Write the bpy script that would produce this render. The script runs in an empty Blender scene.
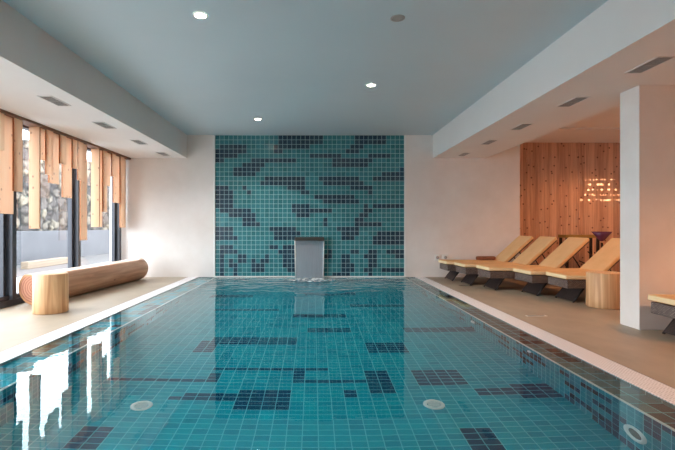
import bpy, bmesh, math, random
from mathutils import Vector, Matrix, noise
random.seed(7)
C = bpy.context.scene.collection
PI = math.pi
CAM_Z = 1.127
BACK = 10.14          # back wall plane
SOF = 2.68            # underside of the side soffits
CEIL = 3.2

# ------------------------------------------------------------------ helpers
def srgb(r, g, b):
    f = lambda c: c/12.92 if c <= .04045 else ((c+.055)/1.055)**2.4
    return (f(r/255), f(g/255), f(b/255), 1)

def obj(name, bm, mats, parent=None, loc=None, smooth=False, bevel=0, seg=2, autos=None):
    bmesh.ops.recalc_face_normals(bm, faces=bm.faces)
    me = bpy.data.meshes.new(name); bm.to_mesh(me); bm.free()
    if not isinstance(mats, (list, tuple)): mats = [mats]
    for m in mats: me.materials.append(m)
    o = bpy.data.objects.new(name, me); C.objects.link(o)
    if parent is not None: o.parent = parent
    if loc is not None: o.location = loc
    if smooth:
        for p in me.polygons: p.use_smooth = True
    if bevel:
        md = o.modifiers.new('bevel', 'BEVEL'); md.width = bevel; md.segments = seg
        md.limit_method = 'ANGLE'; md.angle_limit = .6
    return o

def thing(name, label, cat, loc=(0, 0, 0), rz=0, group=None):
    o = bpy.data.objects.new(name, None); C.objects.link(o)
    o.location = loc; o.rotation_euler = (0, 0, rz); o.empty_display_size = .1
    tag(o, label, cat, group); return o

def tag(o, label=None, cat=None, group=None, kind=None):
    if label: o['label'] = label
    if cat: o['category'] = cat
    if group: o['group'] = group
    if kind: o['kind'] = kind
    return o

def struct(name, bm, mats, label=None, cat=None, **k):
    o = obj(name, bm, mats, **k); tag(o, label, cat, kind='structure'); return o

def box(bm, x0, x1, y0, y1, z0, z1, mi=0, mat=None):
    vs = [bm.verts.new((x, y, z)) for x in (x0, x1) for y in (y0, y1) for z in (z0, z1)]
    if mat is not None:
        for v in vs: v.co = mat @ v.co
    for f in ((0, 1, 3, 2), (4, 6, 7, 5), (0, 4, 5, 1), (2, 3, 7, 6), (0, 2, 6, 4), (1, 5, 7, 3)):
        fc = bm.faces.new([vs[i] for i in f]); fc.material_index = mi
    return vs

def quad(bm, a, b, c, d, mi=0):
    f = bm.faces.new([bm.verts.new(p) for p in (a, b, c, d)]); f.material_index = mi; return f

def prism(bm, prof, y0, y1, mi=0):
    """profile in (x,z), extruded along y"""
    a = [bm.verts.new((x, y0, z)) for x, z in prof]; b = [bm.verts.new((x, y1, z)) for x, z in prof]
    n = len(prof)
    bm.faces.new(a).material_index = mi; bm.faces.new(b[::-1]).material_index = mi
    for i in range(n):
        bm.faces.new((a[i], b[i], b[(i+1) % n], a[(i+1) % n])).material_index = mi

def ring(bm, c, u, v, r, n):
    return [bm.verts.new(c + u*(r*math.cos(2*PI*i/n)) + v*(r*math.sin(2*PI*i/n))) for i in range(n)]

def tube(bm, pts, rad, n=8, mi=0):
    pts = [Vector(p) for p in pts]
    if not isinstance(rad, (list, tuple)): rad = [rad]*len(pts)
    rings = []
    for i, p in enumerate(pts):
        d = (pts[min(i+1, len(pts)-1)] - pts[max(i-1, 0)]).normalized()
        u = d.cross(Vector((0, 0, 1)))
        if u.length < 1e-3: u = d.cross(Vector((1, 0, 0)))
        u.normalize(); v = d.cross(u)
        rings.append(ring(bm, p, u, v, rad[i], n))
    for a, b in zip(rings, rings[1:]):
        for i in range(n):
            bm.faces.new((a[i], a[(i+1) % n], b[(i+1) % n], b[i])).material_index = mi
    bm.faces.new(rings[0]).material_index = mi; bm.faces.new(rings[-1]).material_index = mi

def lathe(bm, prof, n=32, mi=0, cap=True, center=(0, 0, 0)):
    cx, cy, cz = center
    rings = [[bm.verts.new((cx+r*math.cos(2*PI*i/n), cy+r*math.sin(2*PI*i/n), cz+z)) for i in range(n)] for r, z in prof]
    for a, b in zip(rings, rings[1:]):
        for i in range(n):
            bm.faces.new((a[i], a[(i+1) % n], b[(i+1) % n], b[i])).material_index = mi
    if cap:
        bm.faces.new(rings[0]).material_index = mi; bm.faces.new(rings[-1]).material_index = mi
    return rings

# ------------------------------------------------------------------ materials
class NT:
    def __init__(s, name):
        s.m = bpy.data.materials.new(name); s.m.use_nodes = True
        s.t = s.m.node_tree; s.n = s.t.nodes; s.b = s.n['Principled BSDF']; s.out = s.n['Material Output']
    def add(s, typ, **k):
        nd = s.n.new(typ)
        for a, v in k.items():
            if a.startswith('i_'): nd.inputs[a[2:].replace('_', ' ')].default_value = v
            else: setattr(nd, a, v)
        return nd
    def link(s, a, b): s.t.links.new(a, b)
    def coords(s, scale=(1, 1, 1), kind='Object'):
        tc = s.add('ShaderNodeTexCoord'); mp = s.add('ShaderNodeMapping')
        mp.inputs['Scale'].default_value = scale
        s.link(tc.outputs[kind], mp.inputs['Vector']); return mp.outputs[0]
    def ramp(s, fac, stops):
        r = s.add('ShaderNodeValToRGB'); e = r.color_ramp.elements
        while len(e) < len(stops): e.new(.5)
        for el, (p, c) in zip(e, stops): el.position = p; el.color = c
        s.link(fac, r.inputs[0]); return r.outputs[0]
    def bump(s, h, strength=.2, dist=.01):
        b = s.add('ShaderNodeBump'); b.inputs['Strength'].default_value = strength; b.inputs['Distance'].default_value = dist
        s.link(h, b.inputs['Height']); s.link(b.outputs[0], s.b.inputs['Normal'])
    def mixc(s, fac, a, b, mode='MIX'):
        m = s.add('ShaderNodeMix'); m.data_type = 'RGBA'; m.blend_type = mode
        for sock, v in ((m.inputs[0], fac), (m.inputs[6], a), (m.inputs[7], b)):
            if hasattr(v, 'is_output'): s.link(v, sock)
            else: sock.default_value = v
        return m.outputs[2]

def plain(name, col, rough=.5, metal=0, spec=.5):
    t = NT(name); t.b.inputs['Base Color'].default_value = col; t.b.inputs['Roughness'].default_value = rough
    t.b.inputs['Metallic'].default_value = metal; t.b.inputs['Specular IOR Level'].default_value = spec
    return t.m

def noisy(name, c0, c1, scale=2, rough=.6, stretch=(1, 1, 1), bump=.1, bscale=None, detail=6, lo=.3, hi=.7, dist=.005):
    t = NT(name); co = t.coords(stretch)
    n = t.add('ShaderNodeTexNoise', i_Scale=scale, i_Detail=detail, i_Roughness=.6); t.link(co, n.inputs['Vector'])
    t.link(t.ramp(n.outputs[0], [(lo, c0), (hi, c1)]), t.b.inputs['Base Color'])
    t.b.inputs['Roughness'].default_value = rough
    if bump:
        n2 = t.add('ShaderNodeTexNoise', i_Scale=bscale or scale*6, i_Detail=4); t.link(co, n2.inputs['Vector'])
        t.bump(n2.outputs[0], bump, dist)
    return t.m

def wood(name, c0, c1, knot, stretch, scale=8, rough=.55, knots=2.5, rnd=None, ksize=.09, flat=None):
    """grain stretched along the axis with the small stretch value; dark round knots"""
    t = NT(name)
    co = t.coords(stretch); oc = t.coords((1, 1, 1))
    n = t.add('ShaderNodeTexNoise', i_Scale=scale, i_Detail=5, i_Distortion=.6); t.link(co, n.inputs['Vector'])
    col = t.ramp(n.outputs[0], [(.3, c0), (.7, c1)])
    kc = t.coords(tuple(.35 + .65*min(1, s) if s < .5 else 1 for s in stretch))
    v = t.add('ShaderNodeTexVoronoi', i_Scale=knots)
    if flat:
        v.voronoi_dimensions = '2D'
        sx = t.add('ShaderNodeSeparateXYZ'); t.link(oc, sx.inputs[0]); cb = t.add('ShaderNodeCombineXYZ')
        q = t.add('ShaderNodeObjectInfo'); qa = t.add('ShaderNodeMath', operation='MULTIPLY_ADD'); qa.inputs[1].default_value = 40
        t.link(q.outputs['Random'], qa.inputs[0]); t.link(sx.outputs[1], qa.inputs[2]); t.link(qa.outputs[0], cb.inputs[0])
        qz = t.add('ShaderNodeMath', operation='MULTIPLY'); qz.inputs[1].default_value = .75; t.link(sx.outputs[2], qz.inputs[0]); t.link(qz.outputs[0], cb.inputs[1])
        t.link(cb.outputs[0], v.inputs['Vector'])
    else: t.link(kc, v.inputs['Vector'])
    k = t.ramp(v.outputs['Distance'], [(ksize*.55, (1, 1, 1, 1)), (ksize, (0, 0, 0, 1))])
    col = t.mixc(k, col, knot)
    if rnd:
        oi = t.add('ShaderNodeObjectInfo')
        rr = t.ramp(oi.outputs['Random'], [(0, (rnd, rnd, rnd, 1)), (1, (1, 1, 1, 1))])
        col = t.mixc(1.0, col, rr, 'MULTIPLY')
    t.link(col, t.b.inputs['Base Color']); t.b.inputs['Roughness'].default_value = rough
    t.bump(n.outputs[0], .15, .003)
    return t.m

M = {}
M['plaster'] = noisy('white_plaster', srgb(226, 219, 213), srgb(238, 233, 229), 1.3, .75, bump=.15, bscale=9, dist=.004)
M['ceiling'] = noisy('ceiling_paint', srgb(202, 214, 219), srgb(208, 219, 224), .6, .6, bump=0)
M['soffit'] = noisy('soffit_paint', srgb(226, 222, 219), srgb(232, 229, 226), .6, .7, bump=0)
M['concrete'] = noisy('micro_cement', srgb(156, 142, 124), srgb(182, 167, 147), 1.6, .5, (1, .55, 1), bump=.06, bscale=14, dist=.003)
M['grout'] = plain('pale_grout', srgb(205, 236, 236), .7)
M['steel'] = noisy('brushed_steel', srgb(190, 196, 204), srgb(212, 216, 222), 3, .5, (30, 30, 1), bump=0); M['steel'].node_tree.nodes['Principled BSDF'].inputs['Metallic'].default_value = .94
M['dark_steel'] = plain('dark_steel', srgb(86, 84, 80), .4, .8)
M['anthracite'] = plain('anthracite_frame', srgb(52, 56, 66), .4)
M['white_plastic'] = plain('white_plastic', srgb(236, 236, 232), .4)
M['wicker'] = None
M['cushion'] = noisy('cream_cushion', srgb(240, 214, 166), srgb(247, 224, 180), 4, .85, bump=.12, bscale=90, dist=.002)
M['cushion_warm_lit'] = noisy('cushion_lamp_tint', srgb(226, 184, 130), srgb(236, 196, 144), 4, .85, bump=.12, bscale=90, dist=.002)  # warm lamp light painted as a golden tone over the cream cushions
M['dark_metal'] = plain('dark_brown_metal', srgb(38, 30, 28), .45, .3)
M['pine'] = wood('knotty_pine', srgb(250, 198, 156), srgb(255, 214, 176), srgb(176, 100, 60), (6, 6, .35), 5, .55, 4.2, rnd=.86, ksize=.075, flat=True)
M['seam_shade'] = plain('pine_seam_shade', srgb(158, 104, 66), .7)  # shade of the seams between boards, painted onto their side edges
def glow_pine(m, f):  # translucency added so daylight brightens the boards' room side
    t = m.node_tree; pb = t.nodes['Principled BSDF']; tl = t.nodes.new('ShaderNodeBsdfTranslucent'); mx = t.nodes.new('ShaderNodeMixShader')
    mx.inputs[0].default_value = f; tl.inputs['Color'].default_value = (1, .90, .76, 1)
    t.links.new(pb.outputs[0], mx.inputs[1]); t.links.new(tl.outputs[0], mx.inputs[2]); t.links.new(mx.outputs[0], t.nodes['Material Output'].inputs['Surface'])
glow_pine(M['pine'], .32)
M['rail'] = plain('dark_rail', srgb(120, 84, 62), .6)
M['vent_grey'] = plain('vent_metal', srgb(176, 172, 168), .45, .2)
M['vent_dark'] = plain('vent_cavity', srgb(60, 56, 54), .8)

def wicker(name='woven_wicker', c1=srgb(176, 156, 146), c2=srgb(132, 114, 106), c3=srgb(48, 38, 36)):
    t = NT(name); co = t.coords((1, 1, 1))
    w = t.add('ShaderNodeTexBrick', i_Scale=1.0); w.offset = .5
    w.inputs['Color1'].default_value = c1; w.inputs['Color2'].default_value = c2; w.inputs['Mortar'].default_value = c3
    w.inputs['Scale'].default_value = 1; w.inputs['Mortar Size'].default_value = .0035
    w.inputs['Brick Width'].default_value = .034; w.inputs['Row Height'].default_value = .013
    # weave runs around the frame: use x+y for the run, z for the rows
    sx = t.add('ShaderNodeSeparateXYZ'); t.link(co, sx.inputs[0])
    ad = t.add('ShaderNodeMath', operation='ADD'); t.link(sx.outputs[0], ad.inputs[0]); t.link(sx.outputs[1], ad.inputs[1])
    cb = t.add('ShaderNodeCombineXYZ'); t.link(ad.outputs[0], cb.inputs[0]); t.link(sx.outputs[2], cb.inputs[1])
    t.link(cb.outputs[0], w.inputs['Vector'])
    t.link(w.outputs['Color'], t.b.inputs['Base Color']); t.b.inputs['Roughness'].default_value = .5
    inv = t.add('ShaderNodeMath', operation='SUBTRACT'); inv.inputs[0].default_value = 1; t.link(w.outputs['Fac'], inv.inputs[1])
    t.bump(inv.outputs[0], .6, .004)
    return t.m
M['wicker'] = wicker(); M['weave'] = wicker('dark_weave', srgb(84, 66, 60), srgb(66, 52, 48), srgb(40, 30, 28))

def grating():
    t = NT('perforated_coping'); co = t.coords((1, 1, 1))
    v = t.add('ShaderNodeTexVoronoi', i_Scale=38.0, i_Randomness=.15); t.link(co, v.inputs['Vector'])
    c = t.ramp(v.outputs['Distance'], [(.2, srgb(190, 186, 186)), (.32, srgb(236, 234, 236))])
    t.link(c, t.b.inputs['Base Color']); t.b.inputs['Roughness'].default_value = .5
    return t.m
M['grating'] = grating()

def tile(name, col, rough=.18):
    t = NT(name); co = t.coords((1, 1, 1))
    n = t.add('ShaderNodeTexNoise', i_Scale=30.0, i_Detail=2); t.link(co, n.inputs['Vector'])
    d = tuple(c*.88 for c in col[:3]) + (1,)
    t.link(t.ramp(n.outputs[0], [(.3, d), (.7, col)]), t.b.inputs['Base Color'])
    t.b.inputs['Roughness'].default_value = rough
    return t.m
WT = [tile('wall_teal_tile', srgb(62, 134, 142)), tile('wall_green_tile', srgb(54, 124, 132)), tile('wall_mint_tile', srgb(70, 142, 150)),
      tile('wall_navy_tile', srgb(36, 66, 84)), tile('wall_slate_tile', srgb(46, 76, 92))]
PT = [tile('pool_teal_tile', srgb(6, 160, 178)), tile('pool_aqua_tile', srgb(5, 148, 168)), tile('pool_sea_tile', srgb(10, 166, 182)),
      tile('pool_navy_tile', srgb(4, 66, 98)), tile('pool_slate_tile', srgb(6, 76, 106))]
LT = [tile('ledge_grey_tile', srgb(104, 128, 128)), tile('ledge_dark_tile', srgb(58, 56, 64))]
M['pool_grout'] = plain('pool_grout', srgb(112, 196, 206), .7)

def water():
    t = NT('pool_water'); t.n.remove(t.b)
    g = t.add('ShaderNodeBsdfGlass', i_IOR=1.34, i_Roughness=.0)
    g.inputs['Color'].default_value = (.86, .98, 1, 1)
    t.link(g.outputs[0], t.out.inputs['Surface'])
    tc = t.add('ShaderNodeTexCoord'); mp = t.add('ShaderNodeMapping'); t.link(tc.outputs['Object'], mp.inputs['Vector'])
    # ripples: strong near the fountain, dying out towards the camera
    vd = t.add('ShaderNodeVectorMath', operation='DISTANCE'); t.link(tc.outputs['Object'], vd.inputs[0]); vd.inputs[1].default_value = (-.08, BACK-.4, 0)
    fall = t.add('ShaderNodeMapRange'); fall.inputs['From Min'].default_value = .3; fall.inputs['From Max'].default_value = 3.2
    fall.inputs['To Min'].default_value = 1; fall.inputs['To Max'].default_value = .008; fall.interpolation_type = 'SMOOTHSTEP'
    t.link(vd.outputs['Value'], fall.inputs['Value'])
    n = t.add('ShaderNodeTexNoise', i_Scale=3.2, i_Detail=3.0); mp.inputs['Scale'].default_value = (1, 1.3, 1); t.link(mp.outputs[0], n.inputs['Vector'])
    m = t.add('ShaderNodeMath', operation='MULTIPLY'); t.link(n.outputs[0], m.inputs[0]); t.link(fall.outputs[0], m.inputs[1])
    b = t.add('ShaderNodeBump'); b.inputs['Strength'].default_value = 1.0; b.inputs['Distance'].default_value = .13
    t.link(m.outputs[0], b.inputs['Height']); t.link(b.outputs[0], g.inputs['Normal'])
    return t.m
M['water'] = water()

def pane():
    t = NT('window_glass'); t.n.remove(t.b)
    tr = t.add('ShaderNodeBsdfTransparent'); tr.inputs[0].default_value = (.95, .97, .97, 1)
    gl = t.add('ShaderNodeBsdfGlossy', i_Roughness=.0)
    lw = t.add('ShaderNodeLayerWeight'); pw = t.add('ShaderNodeMath', operation='POWER'); pw.inputs[1].default_value = 5
    ma = t.add('ShaderNodeMath', operation='MULTIPLY_ADD'); ma.inputs[1].default_value = .9; ma.inputs[2].default_value = .07
    t.link(lw.outputs['Facing'], pw.inputs[0]); t.link(pw.outputs[0], ma.inputs[0]); mx = t.add('ShaderNodeMixShader')
    t.link(ma.outputs[0], mx.inputs[0]); t.link(tr.outputs[0], mx.inputs[1]); t.link(gl.outputs[0], mx.inputs[2])
    t.link(mx.outputs[0], t.out.inputs['Surface']); return t.m
M['glass'] = pane()

def sheet():
    t = NT('falling_water'); t.n.remove(t.b)
    tr = t.add('ShaderNodeBsdfTransparent'); tr.inputs[0].default_value = (.9, .94, .96, 1)
    gl = t.add('ShaderNodeBsdfGlossy', i_Roughness=.25); mx = t.add('ShaderNodeMixShader'); mx.inputs[0].default_value = .18
    co = t.coords((14, 14, .6)); n = t.add('ShaderNodeTexNoise', i_Scale=2.0); t.link(co, n.inputs['Vector'])
    b = t.add('ShaderNodeBump'); b.inputs['Strength'].default_value = .3; b.inputs['Distance'].default_value = .01
    t.link(n.outputs[0], b.inputs['Height']); t.link(b.outputs[0], gl.inputs['Normal'])
    t.link(tr.outputs[0], mx.inputs[1]); t.link(gl.outputs[0], mx.inputs[2]); t.link(mx.outputs[0], t.out.inputs['Surface']); return t.m
M['sheet'] = sheet()

def foam():
    t = NT('white_foam'); t.b.inputs['Base Color'].default_value = srgb(240, 246, 248); t.b.inputs['Roughness'].default_value = .5
    co = t.coords((1, 1, 1)); n = t.add('ShaderNodeTexNoise', i_Scale=14.0, i_Detail=4); t.link(co, n.inputs['Vector'])
    t.link(t.ramp(n.outputs[0], [(.4, (0, 0, 0, 1)), (.68, (.85, .85, .85, 1))]), t.b.inputs['Alpha'])
    t.bump(n.outputs[0], .5, .02)
    return t.m
M['foam'] = foam()

def emit(name, col, s):
    t = NT(name); t.b.inputs['Base Color'].default_value = col
    t.b.inputs['Emission Color'].default_value = col; t.b.inputs['Emission Strength'].default_value = s; return t.m
M['bulb'] = emit('lamp_glow', (1, .86, .68, 1), 30)

def panel_wood():
    t = NT('red_pine_boards'); tc = t.add('ShaderNodeTexCoord'); sx = t.add('ShaderNodeSeparateXYZ'); t.link(tc.outputs['Object'], sx.inputs[0])
    d = t.add('ShaderNodeMath', operation='DIVIDE'); t.link(sx.outputs[0], d.inputs[0]); d.inputs[1].default_value = .115
    f = t.add('ShaderNodeMath', operation='FLOOR'); t.link(d.outputs[0], f.inputs[0])
    wn = t.add('ShaderNodeTexWhiteNoise'); wn.noise_dimensions = '1D'; t.link(f.outputs[0], wn.inputs['W'])
    co = t.coords((12, 12, .5)); n = t.add('ShaderNodeTexNoise', i_Scale=2.5, i_Detail=5, i_Distortion=.5); t.link(co, n.inputs['Vector'])
    ad = t.add('ShaderNodeMath', operation='MULTIPLY_ADD'); t.link(wn.outputs['Value'], ad.inputs[0]); ad.inputs[1].default_value = .4; t.link(n.outputs[0], ad.inputs[2])
    c = t.ramp(ad.outputs[0], [(.3, srgb(164, 120, 98)), (.9, srgb(220, 178, 150))])
    v = t.add('ShaderNodeTexVoronoi', i_Scale=4.0); v.voronoi_dimensions = '2D'; cb = t.add('ShaderNodeCombineXYZ'); t.link(sx.outputs[0], cb.inputs[0]); t.link(sx.outputs[2], cb.inputs[1]); t.link(cb.outputs[0], v.inputs['Vector'])
    k = t.ramp(v.outputs['Distance'], [(.04, (1, 1, 1, 1)), (.1, (0, 0, 0, 1))])
    c = t.mixc(k, c, srgb(96, 52, 34))
    t.link(c, t.b.inputs['Base Color']); t.b.inputs['Roughness'].default_value = .4
    return t.m
M['panel'] = panel_wood()
M['log'] = wood('log_wood', srgb(162, 118, 90), srgb(202, 158, 126), srgb(112, 72, 52), (5, .35, 5), 3.2, .5, 3.0, ksize=.08)
M['seat'] = wood('log_seat_highlight', srgb(236, 214, 192), srgb(246, 228, 210), srgb(190, 150, 120), (8, .3, 8), 4, .25, 2.0)  # window highlight on the flat seat painted into its pale colour
def endgrain(name, c0, c1, axis):
    t = NT(name); sc = (1, .02, 1) if axis == 'Y' else (1, 1, .02)
    co = t.coords(sc)
    w = t.add('ShaderNodeTexWave', i_Scale=9.0, i_Distortion=2.5, i_Detail=2); w.wave_type = 'RINGS'; w.rings_direction = 'SPHERICAL'
    t.link(co, w.inputs['Vector']); t.link(t.ramp(w.outputs[0], [(.2, c0), (.8, c1)]), t.b.inputs['Base Color']); t.b.inputs['Roughness'].default_value = .7
    return t.m
M['log_end'] = endgrain('log_end_grain', srgb(170, 112, 88), srgb(198, 142, 114), 'Y')
M['log_rim'] = plain('log_sapwood', srgb(206, 152, 110), .7)
M['stump'] = wood('stump_wood', srgb(190, 134, 90), srgb(238, 198, 150), srgb(140, 88, 54), (7, 7, .3), 2.6, .5, 3.5, ksize=.06)
M['stump_top'] = endgrain('stump_end_grain', srgb(216, 182, 142), srgb(234, 204, 166), 'Z')
M['stone'] = None

# ------------------------------------------------------------------ room shell
YN = -4.0                                     # wall behind the camera
XL, XR = -4.33, 8.6                           # glazing plane, far right wall
PX0, PX1 = -2.58, 2.29                        # pool edge (inside of coping)
BX0, BX1 = -2.21, 2.06                        # deep basin
PY0, DEPTH, LED = -1.6, .80, .085
bm = bmesh.new()
for x0, x1, y0, y1 in ((XL-.25, PX0-.235, YN, BACK+.9), (PX1+.235, XR, YN, BACK+.9), (PX0-.235, PX1+.235, YN, PY0-.235)):
    box(bm, x0, x1, y0, y1, -.15, 0)
struct('floor', bm, M['concrete'], 'smooth beige cement deck around the pool', 'floor')

bm = bmesh.new()
box(bm, PX0-.225, PX0, PY0-.225, BACK, -.1, .002); box(bm, PX1, PX1+.225, PY0-.225, BACK, -.1, .002); box(bm, PX0, PX1, PY0-.225, PY0, -.1, .002)
struct('trim_1', bm, M['grating'], 'white perforated overflow edging along both sides of the pool', 'pool edging')
bm = bmesh.new()
for x in (PX0-.235, PX1+.225): box(bm, x, x+.01, PY0-.225, BACK, -.1, .001)
struct('trim_2', bm, M['dark_steel'], 'thin dark joint along the outer side of the pool edging', 'joint')

# back wall: plaster left and right of the tiled panel
T0, T1 = -2.21, 2.06
TY = BACK + .03
bm = bmesh.new()
box(bm, XL-.25, T0-.03, BACK, BACK+.2, -.3, CEIL); box(bm, T1+.03, 4.66, BACK, BACK+.2, -.3, CEIL)
box(bm, T0-.03, T1+.03, BACK+.06, BACK+.2, -1, CEIL)
struct('wall_back', bm, M['plaster'], 'pale plaster back wall either side of the tiled panel', 'wall')
bm = bmesh.new()
box(bm, T0-.03, T0, BACK-.006, BACK+.06, 0, CEIL); box(bm, T1, T1+.03, BACK-.006, BACK+.06, 0, CEIL); box(bm, T0, T1, BACK-.006, TY+.01, -.012, .02)
struct('trim_3', bm, M['white_plastic'], 'white edge strips framing the tiled panel', 'edge strip')

NC, NR = 42, 31
tw, th = (T1-T0)/NC, CEIL/NR
def cells(rects, ox, oy, sc):
    s = set()
    for x0, y0, x1, y1 in rects:
        X0, X1, Y0, Y1 = ox+x0/sc, ox+x1/sc, oy+y0/sc, oy+y1/sc
        for c in range(NC):
            for r in range(NR):
                cx, cy = 215+(c+.5)*189.5/NC, 136+(r+.5)*141/NR
                if X0-.6 <= cx <= X1+.6 and Y0-.6 <= cy <= Y1+.6: s.add((c, r))
    return s
dark = cells([(30,50,205,100),(15,100,140,135),(10,140,50,170),(240,140,530,168),(180,168,325,200),(120,200,295,228),(120,228,265,255),(420,10,611,78),(390,50,420,105),
              (330,262,570,290),(305,290,570,320),(480,325,570,345),(545,350,611,378),(180,322,205,348),(210,355,235,380),(10,320,85,350),(10,350,115,450)], 215, 136, 6.43)
dark |= cells([(0,5,75,45),(295,5,500,50),(265,55,350,80),(235,80,320,110),(0,115,200,140),(390,115,525,140),(145,145,410,170),(145,170,380,200),(570,205,605,235),(475,235,605,265),
               (415,265,605,292),(60,262,320,290),(85,290,345,320),(265,325,410,350),(385,350,410,380),(20,385,290,412),(85,412,320,440)], 310, 136, 6.43)
dark |= cells([(40,0,110,45),(90,20,225,50),(85,50,170,75),(175,50,260,80),(175,80,260,135),(230,110,285,135),(470,0,594,50),(525,50,580,80),(10,140,105,195),(10,195,135,225),(350,142,495,165),
               (380,165,495,222),(495,165,520,190),(55,255,110,310),(110,283,135,310),(20,255,50,440),(145,315,195,342),(320,315,345,342),(350,255,380,280),(405,285,435,312),(440,255,495,345),
               (80,345,108,370),(232,345,258,400),(288,345,315,400),(258,375,288,425),(110,372,138,428),(375,405,435,425),(438,345,460,372),(465,372,495,400)], 215, 206, 6.25)
dark |= cells([(0,10,130,48),(345,0,370,15),(400,0,575,20),(340,18,395,52),(315,52,365,80),(285,80,335,108),(80,80,105,135),(310,108,455,137),(285,108,310,137),(180,140,310,168),(200,168,300,195),
               (195,195,275,222),(430,172,590,198),(400,200,590,226),(400,228,590,255),(105,285,130,310),(85,312,130,340),(255,285,305,312),(370,285,425,315),(490,290,590,312),(345,315,365,340),
               (195,318,245,342),(548,315,590,340),(370,345,420,372),(225,345,250,372),(195,375,275,402),(345,378,370,402),(135,405,245,430),(455,378,590,402),(370,375,395,428),(490,402,590,425)], 310, 206, 6.25)
bm = bmesh.new()
quad(bm, (T0, TY+.004, -.4), (T1, TY+.004, -.4), (T1, TY+.004, CEIL), (T0, TY+.004, CEIL), 5)
g = .0036
for c in range(NC):
    for r in range(NR):
        x0, z1 = T0+c*tw, CEIL-r*th
        mi = random.choice((3, 3, 4)) if (c, r) in dark else random.choice((0, 0, 1, 2))
        jy = random.uniform(-.0008, .0008)
        quad(bm, (x0+g, TY+jy, z1-th+g), (x0+tw-g, TY-jy, z1-th+g), (x0+tw-g, TY-jy, z1-g), (x0+g, TY+jy, z1-g), mi)
struct('wall_tiled', bm, WT + [M['grout']], 'teal mosaic tile panel with scattered navy tiles behind the pool', 'tiled wall')

# pool basin: tiles over grout
bm = bmesh.new()
def tiles(o, u, v, nu, nv, dk, lite=(0, 0, 1, 2), drk=(3, 3, 4), gg=.0035, sg=1):
    o, u, v = Vector(o), Vector(u), Vector(v); nrm = u.cross(v).normalized()*.003*sg
    quad(bm, o, o+u, o+u+v, o+v, 7)
    du, dv = u/nu, v/nv; eu, ev = u.normalized()*gg, v.normalized()*gg
    for i in range(nu):
        for j in range(nv):
            p = o + du*i + dv*j + nrm
            quad(bm, p+eu+ev, p+du-eu+ev, p+du+dv-eu-ev, p+dv+eu-ev, random.choice(drk if dk(i, j) else lite))
FR = [(-.61,3.51,-.24,3.88),(-1.07,3.65,-.62,3.81),(-.93,4.34,.20,4.44),(-.14,4.12,-.02,4.39),(-.23,4.04,.67,4.14),(.21,3.74,.41,3.87),(.44,3.84,.69,4.31),(-1.17,5.15,-.22,5.41),
      (-.12,5.64,.47,5.88),(.60,4.85,1.01,5.21),(1.35,3.78,2.12,3.89),(1.76,3.65,2.15,4.0),(1.0,2.95,1.28,3.24),(.99,4.01,1.36,4.34),(1.18,5.68,2.01,5.85),(-1.63,2.93,-1.45,3.22),
      (-1.22,3.66,-.83,3.79),(-1.92,4.04,-.91,4.13),(-1.35,4.87,-1.13,5.32),(-.93,4.04,-.82,4.30),(-.3,6.5,.5,6.7),(-1.5,6.9,-.5,7.05),(.6,7.2,1.5,7.45),(-1.9,8.1,-1.1,8.35),(-.2,8.4,.8,8.6)]
for k in range(14):
    x, y = random.uniform(-2, 1.5), random.uniform(-1.5, 2.6); FR.append((x, y, x+random.uniform(.3, .9), y+random.uniform(.08, .3)))
nfx, nfy = 38, 160
fy = (BACK-PY0)/nfy; fx = (BX1-BX0)/nfx
def dkf(i, j):
    x, y = BX0+(i+.5)*fx, PY0+(j+.5)*fy
    return any(a <= x <= c and b <= y <= d for a, b, c, d in FR)
tiles((BX0, PY0, -DEPTH), (BX1-BX0, 0, 0), (0, BACK-PY0, 0), nfx, nfy, dkf)
def patches(n, nu, nv, lu, lv):
    s = set()
    for _ in range(n):
        a, b = random.randrange(nu), random.randrange(nv); w, h = random.randint(*lu), random.randint(*lv)
        s |= {(i, j) for i in range(a, a+w) for j in range(b, b+h)}
    return lambda i, j: (i, j) in s
tiles((BX1, PY0, -DEPTH), (0, BACK-PY0, 0), (0, 0, DEPTH-LED), nfy, 7, patches(130, nfy, 7, (1, 5), (1, 1)), sg=-1)
tiles((BX0, BACK, -DEPTH), (0, PY0-BACK, 0), (0, 0, DEPTH-LED), nfy, 7, patches(70, nfy, 7, (1, 5), (1, 1)), sg=-1)
tiles((BX1, BACK, -DEPTH), (BX0-BX1, 0, 0), (0, 0, DEPTH), 42, 8, patches(26, 42, 8, (2, 7), (1, 2)), sg=-1)
tiles((BX0, PY0, -DEPTH), (BX1-BX0, 0, 0), (0, 0, DEPTH), 42, 8, patches(26, 42, 8, (2, 7), (1, 2)), sg=-1)
# shallow overflow ledges, and the low wall up to the coping
ln = 80
tiles((BX1, PY0, -LED), (PX1-BX1, 0, 0), (0, BACK-PY0, 0), 2, ln, patches(44, 2, ln, (1, 2), (1, 4)), (5,), (6,), .004)
tiles((PX0, PY0, -LED), (BX0-PX0, 0, 0), (0, BACK-PY0, 0), 3, ln, patches(22, 3, ln, (1, 2), (1, 4)), (5, 0), (6,), .004)
tiles((PX1, PY0, -LED), (0, BACK-PY0, 0), (0, 0, LED-.002), ln, 1, lambda i, j: False, (5,), (6,), .003, -1)
tiles((PX0, BACK, -LED), (0, PY0-BACK, 0), (0, 0, LED-.002), ln, 1, lambda i, j: False, (5,), (6,), .003, -1)
for x in (BX0-.012, BX1-.004): box(bm, x, x+.016, PY0, BACK, -LED-.014, -LED+.006, 8)
for x0, x1 in ((PX0, BX0), (BX1, PX1)):
    quad(bm, (x0, BACK-.001, -LED), (x1, BACK-.001, -LED), (x1, BACK-.001, 0), (x0, BACK-.001, 0), 5)
struct('pool_basin', bm, PT + LT + [M['pool_grout'], M['white_plastic']], 'turquoise tiled pool basin with navy tile patches', 'pool')

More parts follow.
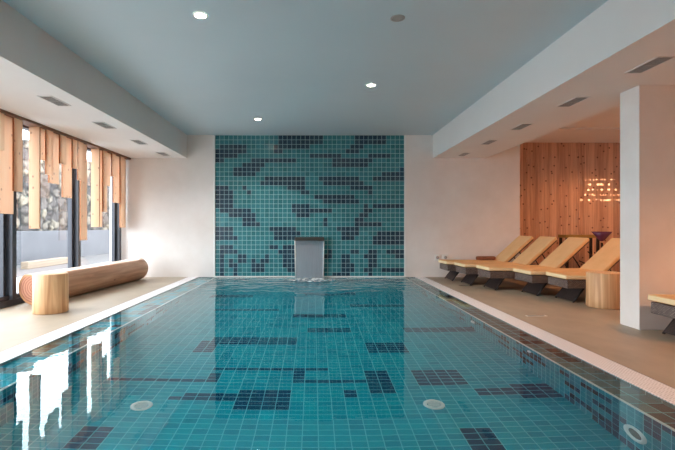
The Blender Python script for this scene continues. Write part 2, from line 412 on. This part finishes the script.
# pool water
bm = bmesh.new()
quad(bm, (PX0, PY0, -.004), (PX1, PY0, -.004), (PX1, BACK, -.004), (PX0, BACK, -.004))
tag(obj('pool_water', bm, M['water']), 'clear still water filling the pool to its edge', 'water', kind='stuff')

# ceiling, soffits
bm = bmesh.new()
box(bm, -2.86, 2.72, YN, BACK+.2, CEIL, CEIL+.15)
struct('ceiling', bm, M['ceiling'], 'smooth grey-white ceiling above the pool', 'ceiling')
bm = bmesh.new()
box(bm, XL-.3, -2.84, YN, BACK+.2, SOF, CEIL+.15)
box(bm, 2.70, 3.90, YN, BACK+.2, SOF, CEIL+.15)
struct('ceiling_soffit', bm, M['soffit'], 'lowered white soffits along both sides of the ceiling', 'soffit')
bm = bmesh.new()
box(bm, 3.90, XR+.2, 5.0, BACK+1.1, 3.16, 3.31); box(bm, 3.90, XR+.2, YN, 5.0, SOF, 3.31)
box(bm, 3.90, XR, 9.2, 9.23, 3.12, 3.17)
struct('ceiling_recess', bm, M['soffit'], 'raised ceiling over the lounger area', 'ceiling')

# right side: partition in front of the loungers, timber wall behind them
bm = bmesh.new(); box(bm, 3.57, 5.4, 4.924, 5.235, 0, SOF+.02)
struct('wall_partition', bm, M['plaster'], 'plastered partition standing between the loungers', 'wall', bevel=.006)
WB = BACK + .72
bm = bmesh.new()
n = 36; w = (XR-4.66)/n
for i in range(n):
    x0 = 4.66+i*.115
    if x0 > XR: break
    dy = .02 if x0 < 6.38 else 0
    box(bm, x0+.0025, x0+.1125, WB-dy, WB+.03, 0, 3.16)
box(bm, 4.64, XR, WB+.03, WB+.06, 0, 3.16)
box(bm, 6.385, 6.425, WB-.04, WB, 0, 3.16)
struct('wall_timber', bm, M['panel'], 'red-brown pine board wall behind the loungers', 'wall')
bm = bmesh.new(); box(bm, 4.46, 4.66, BACK+.2, WB+.06, 0, 3.2); box(bm, XR, XR+.2, YN, WB+.1, 0, 3.2)
struct('wall_right', bm, M['plaster'], 'plaster wall on the lounger side', 'wall')
bm = bmesh.new(); box(bm, XL-.3, XR+.2, YN-.2, YN, 0, CEIL)
box(bm, XL-.25, XL+.03, YN, -.5, 0, SOF)
struct('wall_front', bm, M['panel'], 'board wall opposite the tiled panel', 'wall')

# left side: curb, glazing
bm = bmesh.new(); box(bm, XL-.25, XL+.03, -.5, BACK, 0, .09)
struct('wall_left', bm, M['anthracite'], 'low dark curb under the glazing', 'curb')
posts = [10.05, 8.30, 6.50, 4.75, 3.0, 1.25, -.5]
for k in range(len(posts)-1):
    y1, y0 = posts[k], posts[k+1]
    r = thing('window_%d' % (k+1), None, None, (XL, (y0+y1)/2, .09)); r['kind'] = 'structure'
    L = (y1-y0)/2; H = SOF-.09
    bm = bmesh.new()
    box(bm, -.13, .05, L-.09, L, 0, H)
    if k == len(posts)-2: box(bm, -.13, .05, -L, -L+.09, 0, H)
    box(bm, -.1, .0, -L, L-.09, 0, .06); box(bm, -.1, .0, -L, L-.09, H-.06, H)
    obj('window_frame', bm, M['anthracite'], r, bevel=.004)
    bm = bmesh.new(); box(bm, -.1, -.03, L-.165, L-.11, .06, H-.06)
    obj('door_stile', bm, M['anthracite'], r)
    bm = bmesh.new(); quad(bm, (-.06, -L, .06), (-.06, L-.09, .06), (-.06, L-.09, H-.06), (-.06, -L, H-.06))
    obj('pane', bm, M['glass'], r)

# slats: pine boards hung from the soffit, turned a little towards the camera
bm = bmesh.new(); box(bm, -4.30, -4.10, -.5, BACK, SOF-.035, SOF)
struct('trim_4', bm, M['rail'], 'brown rail along the soffit that carries the hanging pine boards', 'rail')
SL = [(4.5,151),(14,214),(22.8,192),(39.5,228.5),(46.4,160),(53.4,175.5),(60,184),(66.4,165),(72.7,198),(77.6,169),(83.6,181),(89.6,240),(99.3,227),(103.2,227),(107.3,212),(111.6,186),(116,177),(120.5,203),(124.2,227.5),(127.8,227.5)]
ORD = 'first second third fourth fifth sixth seventh eighth ninth tenth eleventh twelfth thirteenth fourteenth fifteenth sixteenth seventeenth eighteenth nineteenth twentieth'.split()
def slat_bm(zb, w, e):
    b = bmesh.new(); box(b, -.026, 0, -w, e, 0, SOF-.035-zb)
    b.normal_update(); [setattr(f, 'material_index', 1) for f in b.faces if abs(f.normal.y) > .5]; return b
PERP = (3, 12); REC = (1, 4, 6, 8, 11, 13, 15, 17, 19)      # boards turned edge-on, boards set back
SLG = 'pine boards hanging before the glazing'
ns = len(SL)
for i, (px, yb) in enumerate(SL):
    Y = 4.14*450/(313-px); zb = CAM_Z+(227-yb)*Y/450
    wd = min(.19, Y-4.14*450/(313-SL[i-1][0])) if i else .17
    if i in PERP: wd = .165
    o = obj('hanging_board', slat_bm(zb, *((wd+(.03 if i-1 not in PERP else -.036), .06 if i not in (11, 19) else 0) if i in REC else (wd-.004, 0))), [M['pine'], M['seam_shade']], None, (-4.14-(.045 if i in REC else 0), Y, zb), bevel=.002)
    if i in PERP: o.rotation_euler = (0, 0, -PI/2)
    L = 'long' if yb > 205 else 'short' if yb < 180 else 'medium-length'
    tag(o, '%s knotty pine board hanging before the glazing, %s from the back wall' % (L, ORD[ns-1-i]), 'board', SLG)
bm = bmesh.new(); y = 5.80
rr = random.Random(3)
while y > -.2:
    if rr.random() > .12:
        zb = rr.uniform(1.5, 2.3); m4 = Matrix.Translation((-4.14, y, zb)) 
        box(bm, -.028, 0, -.168, 0, 0, SOF-.035-zb, 0, m4)
    y -= .178
struct('trim_5', bm, M['pine'], 'further row of hanging pine boards beside the near end of the pool', 'boards')

# ------------------------------------------------------------------ outside: yard and stone wall
bm = bmesh.new(); box(bm, -30, XL-.25, -12, 34, -.35, -.3)
struct('ground_outside', bm, noisy('yard_concrete', srgb(160, 158, 158), srgb(174, 172, 172), .8, .8), 'pale concrete yard outside the glazing', 'yard')
bm = bmesh.new(); box(bm, -10.95, -8.4, 12.4, 34, -.3, -.285)
struct('added_gravel', bm, noisy('grey_gravel', srgb(62, 61, 62), srgb(86, 84, 84), 30, .95, bump=.4), 'grey gravel bed added at the foot of the stone wall outside', 'gravel')  # dark bed added to tone down the visible part of the bright yard
bm = bmesh.new(); box(bm, -9.75, -9.5, 15.0, 17.5, -.284, -.04)
tag(obj('timber_sleeper', bm, noisy('weathered_timber', srgb(112, 98, 84), srgb(132, 116, 98), 3, .85, (6, .4, 6)), bevel=.02), 'weathered timber sleeper lying outside on the gravel below the stone wall', 'sleeper')
def stonewall():
    bm = bmesh.new(); rs = random.Random(11)
    WX, z0, z1, ya, yb = -11.4, .95, 4.5, 12.6, 34.0
    layer = bm.loops.layers.color.new('stone')
    nu, nv = 420, 68
    def cell(y, z):
        s = 1.55
        p = Vector((y*s*1.25, z*s*1.7, 0)); p += Vector((noise.noise(p*1.7), noise.noise(p*1.7+Vector((9, 0, 0))), 0))*.3; d, pts = noise.voronoi(p)
        e = min(1, (d[1]-d[0])*4.5); q = pts[0]
        hsh = noise.cell(q*7.3)
        return e, hsh, q
    vs = {}
    for i in range(nu+1):
        for j in range(nv+1):
            y = ya+(yb-ya)*i/nu; z = z0+(z1-z0)*j/nv
            if j == nv: z += .16*noise.noise(Vector((y*1.2, 0, 0)))
            e, h, q = cell(y, z)
            off = (.07 + .05*h)*min(1, e*1.6)**.5 + .03*noise.noise(Vector((y*6, z*6, 0)))
            vs[i, j] = (bm.verts.new((WX+off, y, z)), e, h)
    for i in range(nu):
        for j in range(nv):
            f = bm.faces.new((vs[i, j][0], vs[i+1, j][0], vs[i+1, j+1][0], vs[i, j+1][0])); f.smooth = True
            for lp, k in zip(f.loops, ((i, j), (i+1, j), (i+1, j+1), (i, j+1))):
                e, h = vs[k][1:]
                h = h*.5+.5
                a = (.2+.26*h)*min(1, .2+e)
                tint = (a*1.06, a*(.985+.01*h), a*(.86+.14*(1-h)))
                lp[layer] = (tint[0], tint[1], tint[2], 1)
    top = [vs[i, nv][0] for i in range(nu+1)]
    bk = [bm.verts.new((WX-.5, v.co.y, v.co.z)) for v in top]
    for i in range(nu):
        f = bm.faces.new((top[i], top[i+1], bk[i+1], bk[i]))
        for lp in f.loops: lp[layer] = (.2, .2, .19, 1)
    t = NT('field_stone'); at = t.add('ShaderNodeAttribute'); at.attribute_name = 'stone'
    co = t.coords((1, 1, 1)); n = t.add('ShaderNodeTexNoise', i_Scale=5.0, i_Detail=6); t.link(co, n.inputs['Vector'])
    r = t.ramp(n.outputs[0], [(.3, (.55, .53, .52, 1)), (.7, (1.0, .99, .97, 1))])
    t.link(t.mixc(1.0, at.outputs['Color'], r, 'MULTIPLY'), t.b.inputs['Base Color']); t.b.inputs['Roughness'].default_value = .9
    t.bump(n.outputs[0], .5, .05)
    struct('wall_outside', bm, t.m, 'rough field stone retaining wall outside the glazing', 'stone wall')
    b2 = bmesh.new(); box(b2, -11.9, -10.95, ya, yb, -.3, .97)
    struct('wall_plinth', b2, noisy('plinth_concrete', srgb(66, 67, 72), srgb(80, 81, 86), 1.0, .8), 'smooth grey concrete plinth below the stone wall outside', 'plinth', bevel=.02)
stonewall()

# ------------------------------------------------------------------ ceiling fittings
def vent(x, y, label):
    r = thing('ceiling_vent', label, 'vent', (x, y, SOF), 0, 'ceiling vents in the side soffits')
    bm = bmesh.new()
    W, L = .075, .21
    for a, b, c, d in ((-W-.012, -W, -L-.012, L+.012), (W, W+.012, -L-.012, L+.012), (-W, W, -L-.012, -L), (-W, W, L, L+.012)): box(bm, a, b, c, d, -.008, 0)
    obj('vent_frame', bm, M['soffit'], r)
    bm = bmesh.new(); quad(bm, (-W, -L, -.0015), (W, -L, -.0015), (W, L, -.0015), (-W, L, -.0015))
    obj('vent_backing', bm, M['vent_dark'], r)
    bm = bmesh.new()
    for k in range(9):
        x0 = -W+(k+.5)*2*W/9
        box(bm, x0-.0028, x0+.0028, -L, L, -.006, -.002)
    box(bm, -W, W, -.006, .006, -.007, -.002)
    obj('grille', bm, M['vent_grey'], r)
for i, y in enumerate((5.54, 6.86, 8.22, 9.57)):
    vent(-3.18, y, 'grey ceiling vent on the window-side soffit, %s from the back wall' % ORD[3-i])
for i, y in enumerate((4.31, 5.58, 6.95, 8.23, 9.6)):
    vent(3.22, y, 'grey ceiling vent on the lounger-side soffit, %s from the back wall' % ORD[4-i])

def downlight(x, y, label, on, e=48):
    r = thing('downlight', label, 'ceiling light', (x, y, CEIL), 0, 'round recessed ceiling lights')
    bm = bmesh.new(); lathe(bm, [(.072, -.001), (.072, -.008), (.056, -.010), (.054, -.002)], 32, cap=False)
    obj('bezel', bm, M['white_plastic'] if on else M['vent_grey'], r, smooth=True)
    bm = bmesh.new(); lathe(bm, [(.054, -.004), (.04, -.006), (.001, -.007)], 24)
    obj('lens', bm, M['bulb'] if on else M['vent_grey'], r, smooth=True)
    if on:
        l = bpy.data.lights.new('downlight_beam', 'SPOT'); l.energy = e; l.color = (1, .91, .82); l.spot_size = 2.3; l.spot_blend = .8; l.shadow_soft_size = .045
        lo = bpy.data.objects.new('downlight_beam', l); C.objects.link(lo); lo.parent = r; lo.location = (0, 0, -.02)
downlight(-1.10, 4.40, 'lit ceiling light nearest the camera above the pool', True)
downlight(.85, 6.57, 'lit ceiling light on the lounger side of the ceiling', True, 60)
downlight(-1.06, 8.64, 'lit ceiling light nearest the tiled wall', True)
downlight(-1.10, 2.20, 'unseen ceiling light added over the near part of the pool beyond the frame', True)  # this and the next are unseen lamps added to brighten the pool
downlight(-1.10, .0, 'unseen ceiling light added over the near end of the pool beyond the frame', True)
downlight(.84, 4.46, 'unlit ceiling light nearest the camera', False)

# ------------------------------------------------------------------ waterfall fountain
fx0 = -.08
r = thing('waterfall_fountain', 'stainless steel waterfall spout standing before the tiled wall', 'fountain', (fx0, BACK-.012, -.08))
bm = bmesh.new()
prof = [(0, 0)]
pw_b, pw_t = .295, .315
pts = [(-.10, 0), (-.11, .5), (-.12, .80), (-.135, .87), (-.17, .905)]
fr = []
for (dy, z) in pts:
    w = pw_b+(pw_t-pw_b)*min(1, z/.85); fr.append([bm.verts.new((-w, dy, z)), bm.verts.new((w, dy, z)), bm.verts.new((w, dy+.03, z)), bm.verts.new((-w, dy+.03, z))])
for a, b in zip(fr, fr[1:]):
    for i in range(4): bm.faces.new((a[i], a[(i+1) % 4], b[(i+1) % 4], b[i]))
bm.faces.new(fr[0]); bm.faces.new(fr[-1])
obj('back_plate', bm, M['steel'], r)
bm = bmesh.new(); box(bm, -pw_t-.01, pw_t+.01, -.23, 0, .905, .985)
obj('spout', bm, M['dark_steel'], r, bevel=.006)
for s in (-1, 1):
    bm = bmesh.new(); tube(bm, [(s*(pw_b+.012), -.12, 0), (s*(pw_t+.005), -.13, .9)], .012, 8)
    obj('side_rail', bm, M['white_plastic'], r, smooth=True)
bm = bmesh.new()
N = 10; prev = None
for k in range(N+1):
    z = .91-k*(.91-.075)/N; w = .305-.025*(k/N)
    cur = [bm.verts.new((-w, -.222-.02*(k/N), z)), bm.verts.new((w, -.222-.02*(k/N), z))]
    if prev: bm.faces.new((prev[0], prev[1], cur[1], cur[0]))
    prev = cur
obj('water_sheet', bm, M['sheet'], r, smooth=True)
bm = bmesh.new()
rs = random.Random(5)
nr, na = 8, 40
rg = []
for i in range(nr):
    q = i/(nr-1); rw = []
    for a in range(na):
        an = 2*PI*a/na
        x = math.cos(an)*q*.5; y = math.sin(an)*q*.17*(1.0 if math.sin(an) > 0 else 2.6)
        z = .035*(1-q)**.7*(1+.8*noise.noise(Vector((x*12, y*12, 3)))) + .001
        rw.append(bm.verts.new((x, y, z)))
    rg.append(rw)
for a, b in zip(rg, rg[1:]):
    for i in range(na): bm.faces.new((a[i], a[(i+1) % na], b[(i+1) % na], b[i]))
tag(obj('splash_foam', bm, M['foam'], None, (fx0+.06, BACK-.45, -.002), smooth=True), 'white splashing foam where the waterfall meets the pool', 'foam', kind='stuff')

# pool fittings
def inlet(loc, rot, R, label):
    r = thing('pool_inlet', label, 'pool fitting', loc, 0, 'round white pool fittings'); r.rotation_euler = rot
    bm = bmesh.new(); lathe(bm, [(R, .001), (R, .010), (R*.8, .016), (R*.68, .012), (R*.62, .002)], 32, cap=False)
    obj('rim', bm, M['white_plastic'], r, smooth=True)
    bm = bmesh.new()
    if rot[1]: lathe(bm, [(R*.58, .002), (R*.3, .001), (.001, .001)], 24)
    else:
      for k in range(5): box(bm, -R*.55, R*.55, (k-2)*R*.22-R*.05, (k-2)*R*.22+R*.05, .003, .011)
    obj('opening' if rot[1] else 'grate', bm, M['white_plastic' if rot[1] == 0 else 'dark_steel'], r)
for x, y, L in ((-1.36, 3.57, 'round white drain fitting on the pool floor toward the windows'), (.97, 3.61, 'round white drain fitting on the pool floor toward the loungers')):
    inlet((x, y, -DEPTH+.003), (0, 0, 0), .085, L)
for y, z, R, L in ((2.87, -.52, .1, 'large white ring fitting on the pool side wall below the partition'), (4.27, -.2, .03, 'small white nozzle on the pool side wall below the loungers'), (5.78, -.42, .06, 'white ring fitting on the pool side wall nearest the tiled wall')):
    inlet((BX1-.003, y, z), (0, -PI/2, 0), R, L)

# ------------------------------------------------------------------ log bench and stools
def make_log():
    bm = bmesh.new(); R, cut = .25, .195; Ln = 3.15; n = 40; segs = 26
    rows = []
    for s in range(segs+1):
        y = Ln*s/segs; row = []
        tr = 1-.015*s/segs
        for i in range(n):
            a = 2*PI*i/n; rr_ = R*tr*(1+.02*noise.noise(Vector((math.cos(a)*1.5, y*.8, math.sin(a)*1.5))))
            x, z = rr_*math.cos(a), rr_*math.sin(a)
            flat = .12 < s/segs < .955
            if True: z = min(z, cut + (0 if s/segs < .94 else .05*(s/segs-.94)/.06))
            row.append(bm.verts.new((x, y, z)))
        rows.append(row)
    for a, b in zip(rows, rows[1:]):
        for i in range(n):
            f = bm.faces.new((a[i], a[(i+1) % n], b[(i+1) % n], b[i])); f.smooth = True
            if all(v.co.z > cut-.002 for v in f.verts): f.material_index = 1; f.smooth = False
    for row, sgn in ((rows[0], -1), (rows[-1], 1)):
        y = row[0].co.y
        inner = [bm.verts.new((v.co.x*.86, y+sgn*.006, v.co.z*.86)) for v in row]
        for i in range(n): bm.faces.new((row[i], row[(i+1) % n], inner[(i+1) % n], inner[i])).material_index = 3
        bm.faces.new(inner).material_index = 2
    return bm
o = obj('log_bench', make_log(), [M['log'], M['seat'], M['log_end'], M['log_rim']], None, (-4.02, 6.5, .245))
o.rotation_euler = (0, 0, -math.radians(4.6))
tag(o, 'long debarked log bench with flat cut seat lying before the windows', 'bench')

def stump(loc, R, H, label, seed, rz=0):
    bm = bmesh.new(); n = 40
    rows = []
    for k, z in enumerate((0, .012, H*.3, H*.6, H-.012, H)):
        row = []
        for i in range(n):
            a = 2*PI*i/n
            q = R*(1+.03*noise.noise(Vector((math.cos(a)*1.6+seed, math.sin(a)*1.6, z*1.2)))+.012*noise.noise(Vector((math.cos(a)*7+seed, math.sin(a)*7, z*.6))))
            if k in (0, 5): q -= .01
            if k in (0, 1): q *= 1.02
            row.append(bm.verts.new((q*math.cos(a), q*math.sin(a), z)))
        rows.append(row)
    for a, b in zip(rows, rows[1:]):
        for i in range(n): bm.faces.new((a[i], a[(i+1) % n], b[(i+1) % n], b[i])).smooth = True
    bm.faces.new(rows[0]); bm.faces.new(rows[-1]).material_index = 1
    o = obj('log_stool', bm, [M['stump'], M['stump_top']], None, loc); o.rotation_euler = (0, 0, rz)
    tag(o, label, 'stool', 'upright log stools'); return o
stump((-3.48, 5.97, 0), .208, .515, 'upright log stool beside the long log bench', 1.0)
stump((4.12, 6.36, 0), .225, .49, 'upright log stool beside the loungers and the partition', 5.0, 2)

# ------------------------------------------------------------------ sun loungers (foot end at x=0, head towards +x)
LW = .555
def rot_y(ang, px, pz):
    return Matrix.Translation((px, 0, pz)) @ Matrix.Rotation(-ang, 4, 'Y') @ Matrix.Translation((-px, 0, -pz))
HX, HZ, BA, BL = 1.22, .335, math.radians(42), .82
def make_lounger():
    r = thing('sun_lounger', 'x', 'sun lounger', (0, 0, 0), 0, 'wicker sun loungers with cream cushions')
    h = LW/2
    bm = bmesh.new()
    for a, b, c, d in ((.02, .055, -h, h), (1.93, 1.965, -h, h), (.055, 1.93, -h, -h+.035), (.055, 1.93, h-.035, h)): box(bm, a, b, c, d, .215, .335)
    box(bm, .055, 1.20, -h+.035, h-.035, .305, .33)
    obj('frame', bm, M['wicker'], r, bevel=.006)
    for sgn, x0 in ((1, .30), (-1, 1.66)):
        bm = bmesh.new()
        xb, xt = x0-.17*sgn, x0
        prism(bm, [(xb-.011, 0.02), (xb+.011, 0.02), (xt+.011, .23), (xt-.011, .23)], -h+.05, h-.05)
        lg = obj('leg', bm, M['weave'], r)
        for s in (-1, 1):
            bm = bmesh.new(); y = s*(h-.038)
            tube(bm, [(xb-.006*sgn, y, .0), (xt, y, .23)], .014, 8)
            obj('leg_post', bm, M['dark_metal'], lg, smooth=True)
    # mattress: seat part and raised back part
    bm = bmesh.new(); box(bm, -.01, HX, -h-.01, h+.01, .337, .402)
    for v in bm.verts:
        if v.co.x < 0: v.co.z += .012
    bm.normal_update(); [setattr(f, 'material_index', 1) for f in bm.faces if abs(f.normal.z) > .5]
    obj('seat_cushion', bm, [M['cushion'], M['cushion_warm_lit']], r, bevel=.018, seg=3)
    bm = bmesh.new(); box(bm, HX+.005, HX+BL, -h-.01, h+.01, .345, .41, 0, rot_y(BA, HX, HZ+.01))
    obj('back_cushion', bm, M['cushion_warm_lit'], r, bevel=.018, seg=3)
    bm = bmesh.new(); box(bm, HX+.01, HX+BL-.02, -h+.03, h-.03, .312, .342, 0, rot_y(BA, HX, HZ+.01))
    obj('backrest', bm, M['wicker'], r, bevel=.005)
    bm = bmesh.new()
    ex, ez = HX+.45*math.cos(BA), HZ+.42*math.sin(BA)
    for s in (-1, 1): tube(bm, [(ex, s*(h-.06), ez-.02), (1.75, s*(h-.06), .30)], .011, 8)
    tube(bm, [(1.75, -h+.06, .30), (1.75, h-.06, .30)], .011, 8)
    obj('backrest_strut', bm, M['dark_metal'], r, smooth=True)
    return r
def copy_tree(o, parent=None):
    c = o.copy(); C.objects.link(c)
    if parent is not None: c.parent = parent
    for ch in list(o.children): copy_tree(ch, c)
    return c
proto = make_lounger()
# x of foot, y of centre, turn in degrees
LG = [(2.77, 9.62, 1, 'cream cushioned wicker sun lounger closest to the back wall'),
      (2.91, 8.94, 2, 'cream cushioned wicker sun lounger, second from the back wall'),
      (3.11, 8.25, 2, 'cream cushioned wicker sun lounger in the middle of the row of five'),
      (3.52, 7.58, 3, 'cream cushioned wicker sun lounger, fourth from the back wall'),
      (3.75, 6.945, 0, 'cream cushioned wicker sun lounger whose foot is beside the log stool'),
      (3.565, 4.50, 0, 'wicker sun lounger in front of the partition, only its foot end in the photo')]
places = []
for i, (x, y, a, L) in enumerate(LG):
    o = proto if i == 0 else copy_tree(proto)
    o.location = (x, y, 0); o.rotation_euler = (0, 0, math.radians(a)); o['label'] = L

# rolled towel on the farthest lounger
bm = bmesh.new(); tube(bm, [(-.2, 0, 0), (-.16, 0, 0), (.16, 0, 0), (.2, 0, 0)], [.036, .042, .042, .036], 16)
tag(obj('rolled_towel', bm, noisy('brown_towel', srgb(122, 78, 58), srgb(146, 96, 72), 20, .95, bump=.4, bscale=120), None, (3.73, 9.72, .455), smooth=True), 'rolled brown towel lying on the farthest lounger', 'towel')

# console table, twisted stand and bowl behind the loungers
r = thing('console_table', 'narrow olive-brown wooden table against the board wall behind the loungers', 'table', (6.12, 10.35, 0))
olive = noisy('olive_wood', srgb(140, 110, 50), srgb(164, 130, 64), 5, .5, (1, 6, 6), bump=0)
bm = bmesh.new(); box(bm, -.40, .40, -.17, .17, .88, .95); obj('table_top', bm, olive, r, bevel=.01)
for sx in (-1, 1):
    for sy in (-1, 1):
        bm = bmesh.new(); box(bm, sx*.35-.025, sx*.35+.025, sy*.13-.025, sy*.13+.025, 0, .88); obj('leg', bm, M['dark_metal'], r, bevel=.004)
r = thing('driftwood_stand', 'dark twisted branch stand behind the raised lounger backrests', 'stand', (5.98, 9.35, 0))
dw = noisy('dark_driftwood', srgb(48, 34, 32), srgb(74, 54, 48), 9, .7, bump=.3)
rs = random.Random(21)
def branch(p0, p1, r0, r1, wob):
    p0, p1 = Vector(p0), Vector(p1); pts = []; n = 9
    for k in range(n+1):
        q = k/n; d = Vector((noise.noise(Vector((q*3, wob, 0))), noise.noise(Vector((q*3, wob, 5))), 0))*.09*math.sin(q*PI)
        pts.append(p0.lerp(p1, q)+d)
    return pts, [r0+(r1-r0)*k/n for k in range(n+1)]
bm = bmesh.new()
for a, b, c, d, e in (((0, 0, 0), (.02, 0, .80), .035, .022, 1), ((.02, 0, .3), (-.30, -.05, .62), .022, .012, 4), ((0, 0, .22), (-.42, .05, .42), .02, .012, 6), ((0, 0, .45), (-.14, 0, .60), .016, .008, 8)):
    p, q = branch(a, b, c, d, e); tube(bm, p, q, 10)
obj('trunk', bm, dw, r, smooth=True)
for k in range(3):
    an = k*2*PI/3+.4; bm = bmesh.new()
    tube(bm, [(0, 0, .16), (.12*math.cos(an), .12*math.sin(an), .06), (.22*math.cos(an), .22*math.sin(an), .018)], [.03, .024, .018], 10); obj('foot', bm, dw, r, smooth=True)
bm = bmesh.new(); lathe(bm, [(.02, .0), (.05, .02), (.11, .10), (.19, .20), (.182, .20), (.10, .11), (.04, .035), (.005, .03)], 32, cap=True)
tag(obj('flared_bowl', bm, plain('purple_glaze', srgb(112, 62, 92), .25), None, (6.0, 9.35, .83), smooth=True), 'purple flared bowl standing on the dark branch stand', 'bowl')

# wall sockets, floor drains
def socket(x, label):
    r = thing('wall_socket', label, 'socket', (x, BACK, .44), 0, 'white wall sockets')
    bm = bmesh.new(); box(bm, -.06, .06, -.018, 0, -.075, .075); obj('cover_plate', bm, M['white_plastic'], r, bevel=.006)
    bm = bmesh.new(); lathe(bm, [(.035, 0), (.035, .004), (.02, .005), (.001, .005)], 20)
    bm.transform(Matrix.Translation((0, -.018, 0)) @ Matrix.Rotation(PI/2, 4, 'X')); obj('outlet', bm, M['vent_grey'], r, smooth=True)
socket(2.80, 'white wall socket nearest the pool on the back wall'); socket(2.98, 'white wall socket on the back wall just behind the first lounger')
def drain(x, y, a, label, m):
    r = thing('floor_drain', label, 'drain', (x, y, 0), a, 'small floor drains')
    bm = bmesh.new(); box(bm, -.13, .13, -.03, .03, 0, .004); obj('drain_frame', bm, m, r)
    bm = bmesh.new()
    for k in range(8): box(bm, -.11+k*.028, -.096+k*.028, -.02, .02, .004, .006)
    obj('grating', bm, M['dark_steel'], r)
drain(2.93, 8.63, 0, 'dark floor drain by the feet of the farthest loungers', M['dark_steel'])
drain(2.83, 5.7, .1, 'pale floor drain between the pool edge and the log stool', M['white_plastic'])

# ------------------------------------------------------------------ lights
def lamp(x, y, z, e, label, col=(1, .43, .18)):
    r = thing('ceiling_spot', label, 'ceiling light', (x, y, z), 0, 'warm ceiling spots over the lounger area')
    bm = bmesh.new(); lathe(bm, [(.07, 0), (.07, -.012), (.055, -.012), (.05, -.002)], 24, cap=False); obj('bezel', bm, M['white_plastic'], r, smooth=True)
    bm = bmesh.new(); lathe(bm, [(.05, -.004), (.001, -.006)], 20); obj('lens', bm, M['bulb'], r)
    l = bpy.data.lights.new('spot_beam', 'SPOT'); l.energy = e; l.color = col; l.spot_size = 2.6; l.spot_blend = .7; l.shadow_soft_size = .12
    o = bpy.data.objects.new('spot_beam', l); C.objects.link(o); o.parent = r; o.location = (0, 0, -.03)
lamp(5.6, 6.0, 3.16, 58, 'warm ceiling spot above the lounger beside the log stool')
lamp(6.5, 9.1, 3.16, 72, 'warm ceiling spot before the board wall')
lamp(5.0, 2.6, SOF, 115, 'warm ceiling spot before the partition')
lamp(5.0, .4, SOF, 75, 'warm ceiling spot on the lounger side near the camera')

# unseen spot added behind the partition; its patterned beam throws the board wall's flecks
r = thing('added_fleck_spot', 'unseen spot added to throw flecks on the board wall', 'ceiling light', (6.6, 8.6, 3.16))
bm = bmesh.new(); lathe(bm, [(.06, 0), (.06, -.05), (.05, -.055), (.045, -.01)], 24, cap=False); obj('shade', bm, M['dark_metal'], r, smooth=True)
l = bpy.data.lights.new('fleck_beam', 'SPOT'); l.energy = 420; l.color = (1, .74, .5); l.spot_size = .9; l.spot_blend = .3; l.shadow_soft_size = .004; l.use_nodes = True
lt = l.node_tree; em = lt.nodes['Emission']
def nd(t, **k):
    n = lt.nodes.new(t)
    for a, v in k.items(): setattr(n, a, v)
    return n
def mth(op, a, b=None):
    n = nd('ShaderNodeMath', operation=op)
    for i, v in enumerate((a, b)):
        if v is None: continue
        if hasattr(v, 'is_output'): lt.links.new(v, n.inputs[i])
        else: n.inputs[i].default_value = v
    return n.outputs[0]
ge = nd('ShaderNodeNewGeometry'); sp = nd('ShaderNodeSeparateXYZ'); lt.links.new(ge.outputs['Incoming'], sp.inputs[0])
u = mth('DIVIDE', sp.outputs[0], sp.outputs[1]); v = mth('DIVIDE', sp.outputs[2], sp.outputs[1])
rowf = mth('MULTIPLY', v, 18.0); row = mth('FLOOR', rowf); rf = mth('FRACT', rowf)
band = mth('MULTIPLY', mth('GREATER_THAN', rf, .3), mth('LESS_THAN', rf, .62))
cb = nd('ShaderNodeCombineXYZ'); lt.links.new(mth('MULTIPLY', u, 42.0), cb.inputs[0]); lt.links.new(mth('MULTIPLY', row, 3.7), cb.inputs[1])
nz = nd('ShaderNodeTexNoise'); nz.inputs['Scale'].default_value = 1.0; lt.links.new(cb.outputs[0], nz.inputs['Vector'])
lt.links.new(mth('MULTIPLY', mth('MULTIPLY', band, mth('GREATER_THAN', nz.outputs[0], .53)), mth('MULTIPLY', mth('MULTIPLY', mth('GREATER_THAN', v, -.62), mth('LESS_THAN', v, -.36)), mth('GREATER_THAN', u, -.07))), em.inputs['Strength'])
o = bpy.data.objects.new('fleck_beam', l); C.objects.link(o); o.parent = r; o.location = (0, 0, -.06)
o.rotation_euler = (Vector((7.0, 10.85, 1.95)) - Vector((6.6, 8.6, 3.1))).to_track_quat('-Z', 'Y').to_euler()

W = bpy.data.worlds.new('overcast_sky'); bpy.context.scene.world = W; W.use_nodes = True
bg = W.node_tree.nodes['Background']; bg.inputs[0].default_value = (.87, .93, 1, 1); bg.inputs[1].default_value = 3.5
for k in range(len(posts)-1):
    y1, y0 = posts[k], posts[k+1]
    l = bpy.data.lights.new('window_portal', 'AREA'); l.shape = 'RECTANGLE'; l.size = SOF-.1; l.size_y = y1-y0; l.cycles.is_portal = True
    o = bpy.data.objects.new('window_portal', l); C.objects.link(o); o.location = (XL-.1, (y0+y1)/2, SOF/2+.05); o.rotation_euler = (0, -PI/2, 0)

# ------------------------------------------------------------------ camera
cam = bpy.data.cameras.new('camera'); co = bpy.data.objects.new('camera', cam); C.objects.link(co)
co.location = (0, 0, CAM_Z); co.rotation_euler = (PI/2, 0, 0)
cam.sensor_width = 36; cam.lens = 24; cam.shift_x = 24.5/675; cam.shift_y = 2/675; cam.clip_start = .05
S = bpy.context.scene; S.camera = co
S.view_settings.view_transform = 'Standard'; S.view_settings.look = 'None'; S.view_settings.gamma = 1; S.view_settings.use_curve_mapping = False
S.view_settings.exposure = 1.6
S.cycles.max_bounces = 14; S.cycles.diffuse_bounces = 8; S.cycles.transmission_bounces = 12; S.cycles.transparent_max_bounces = 12
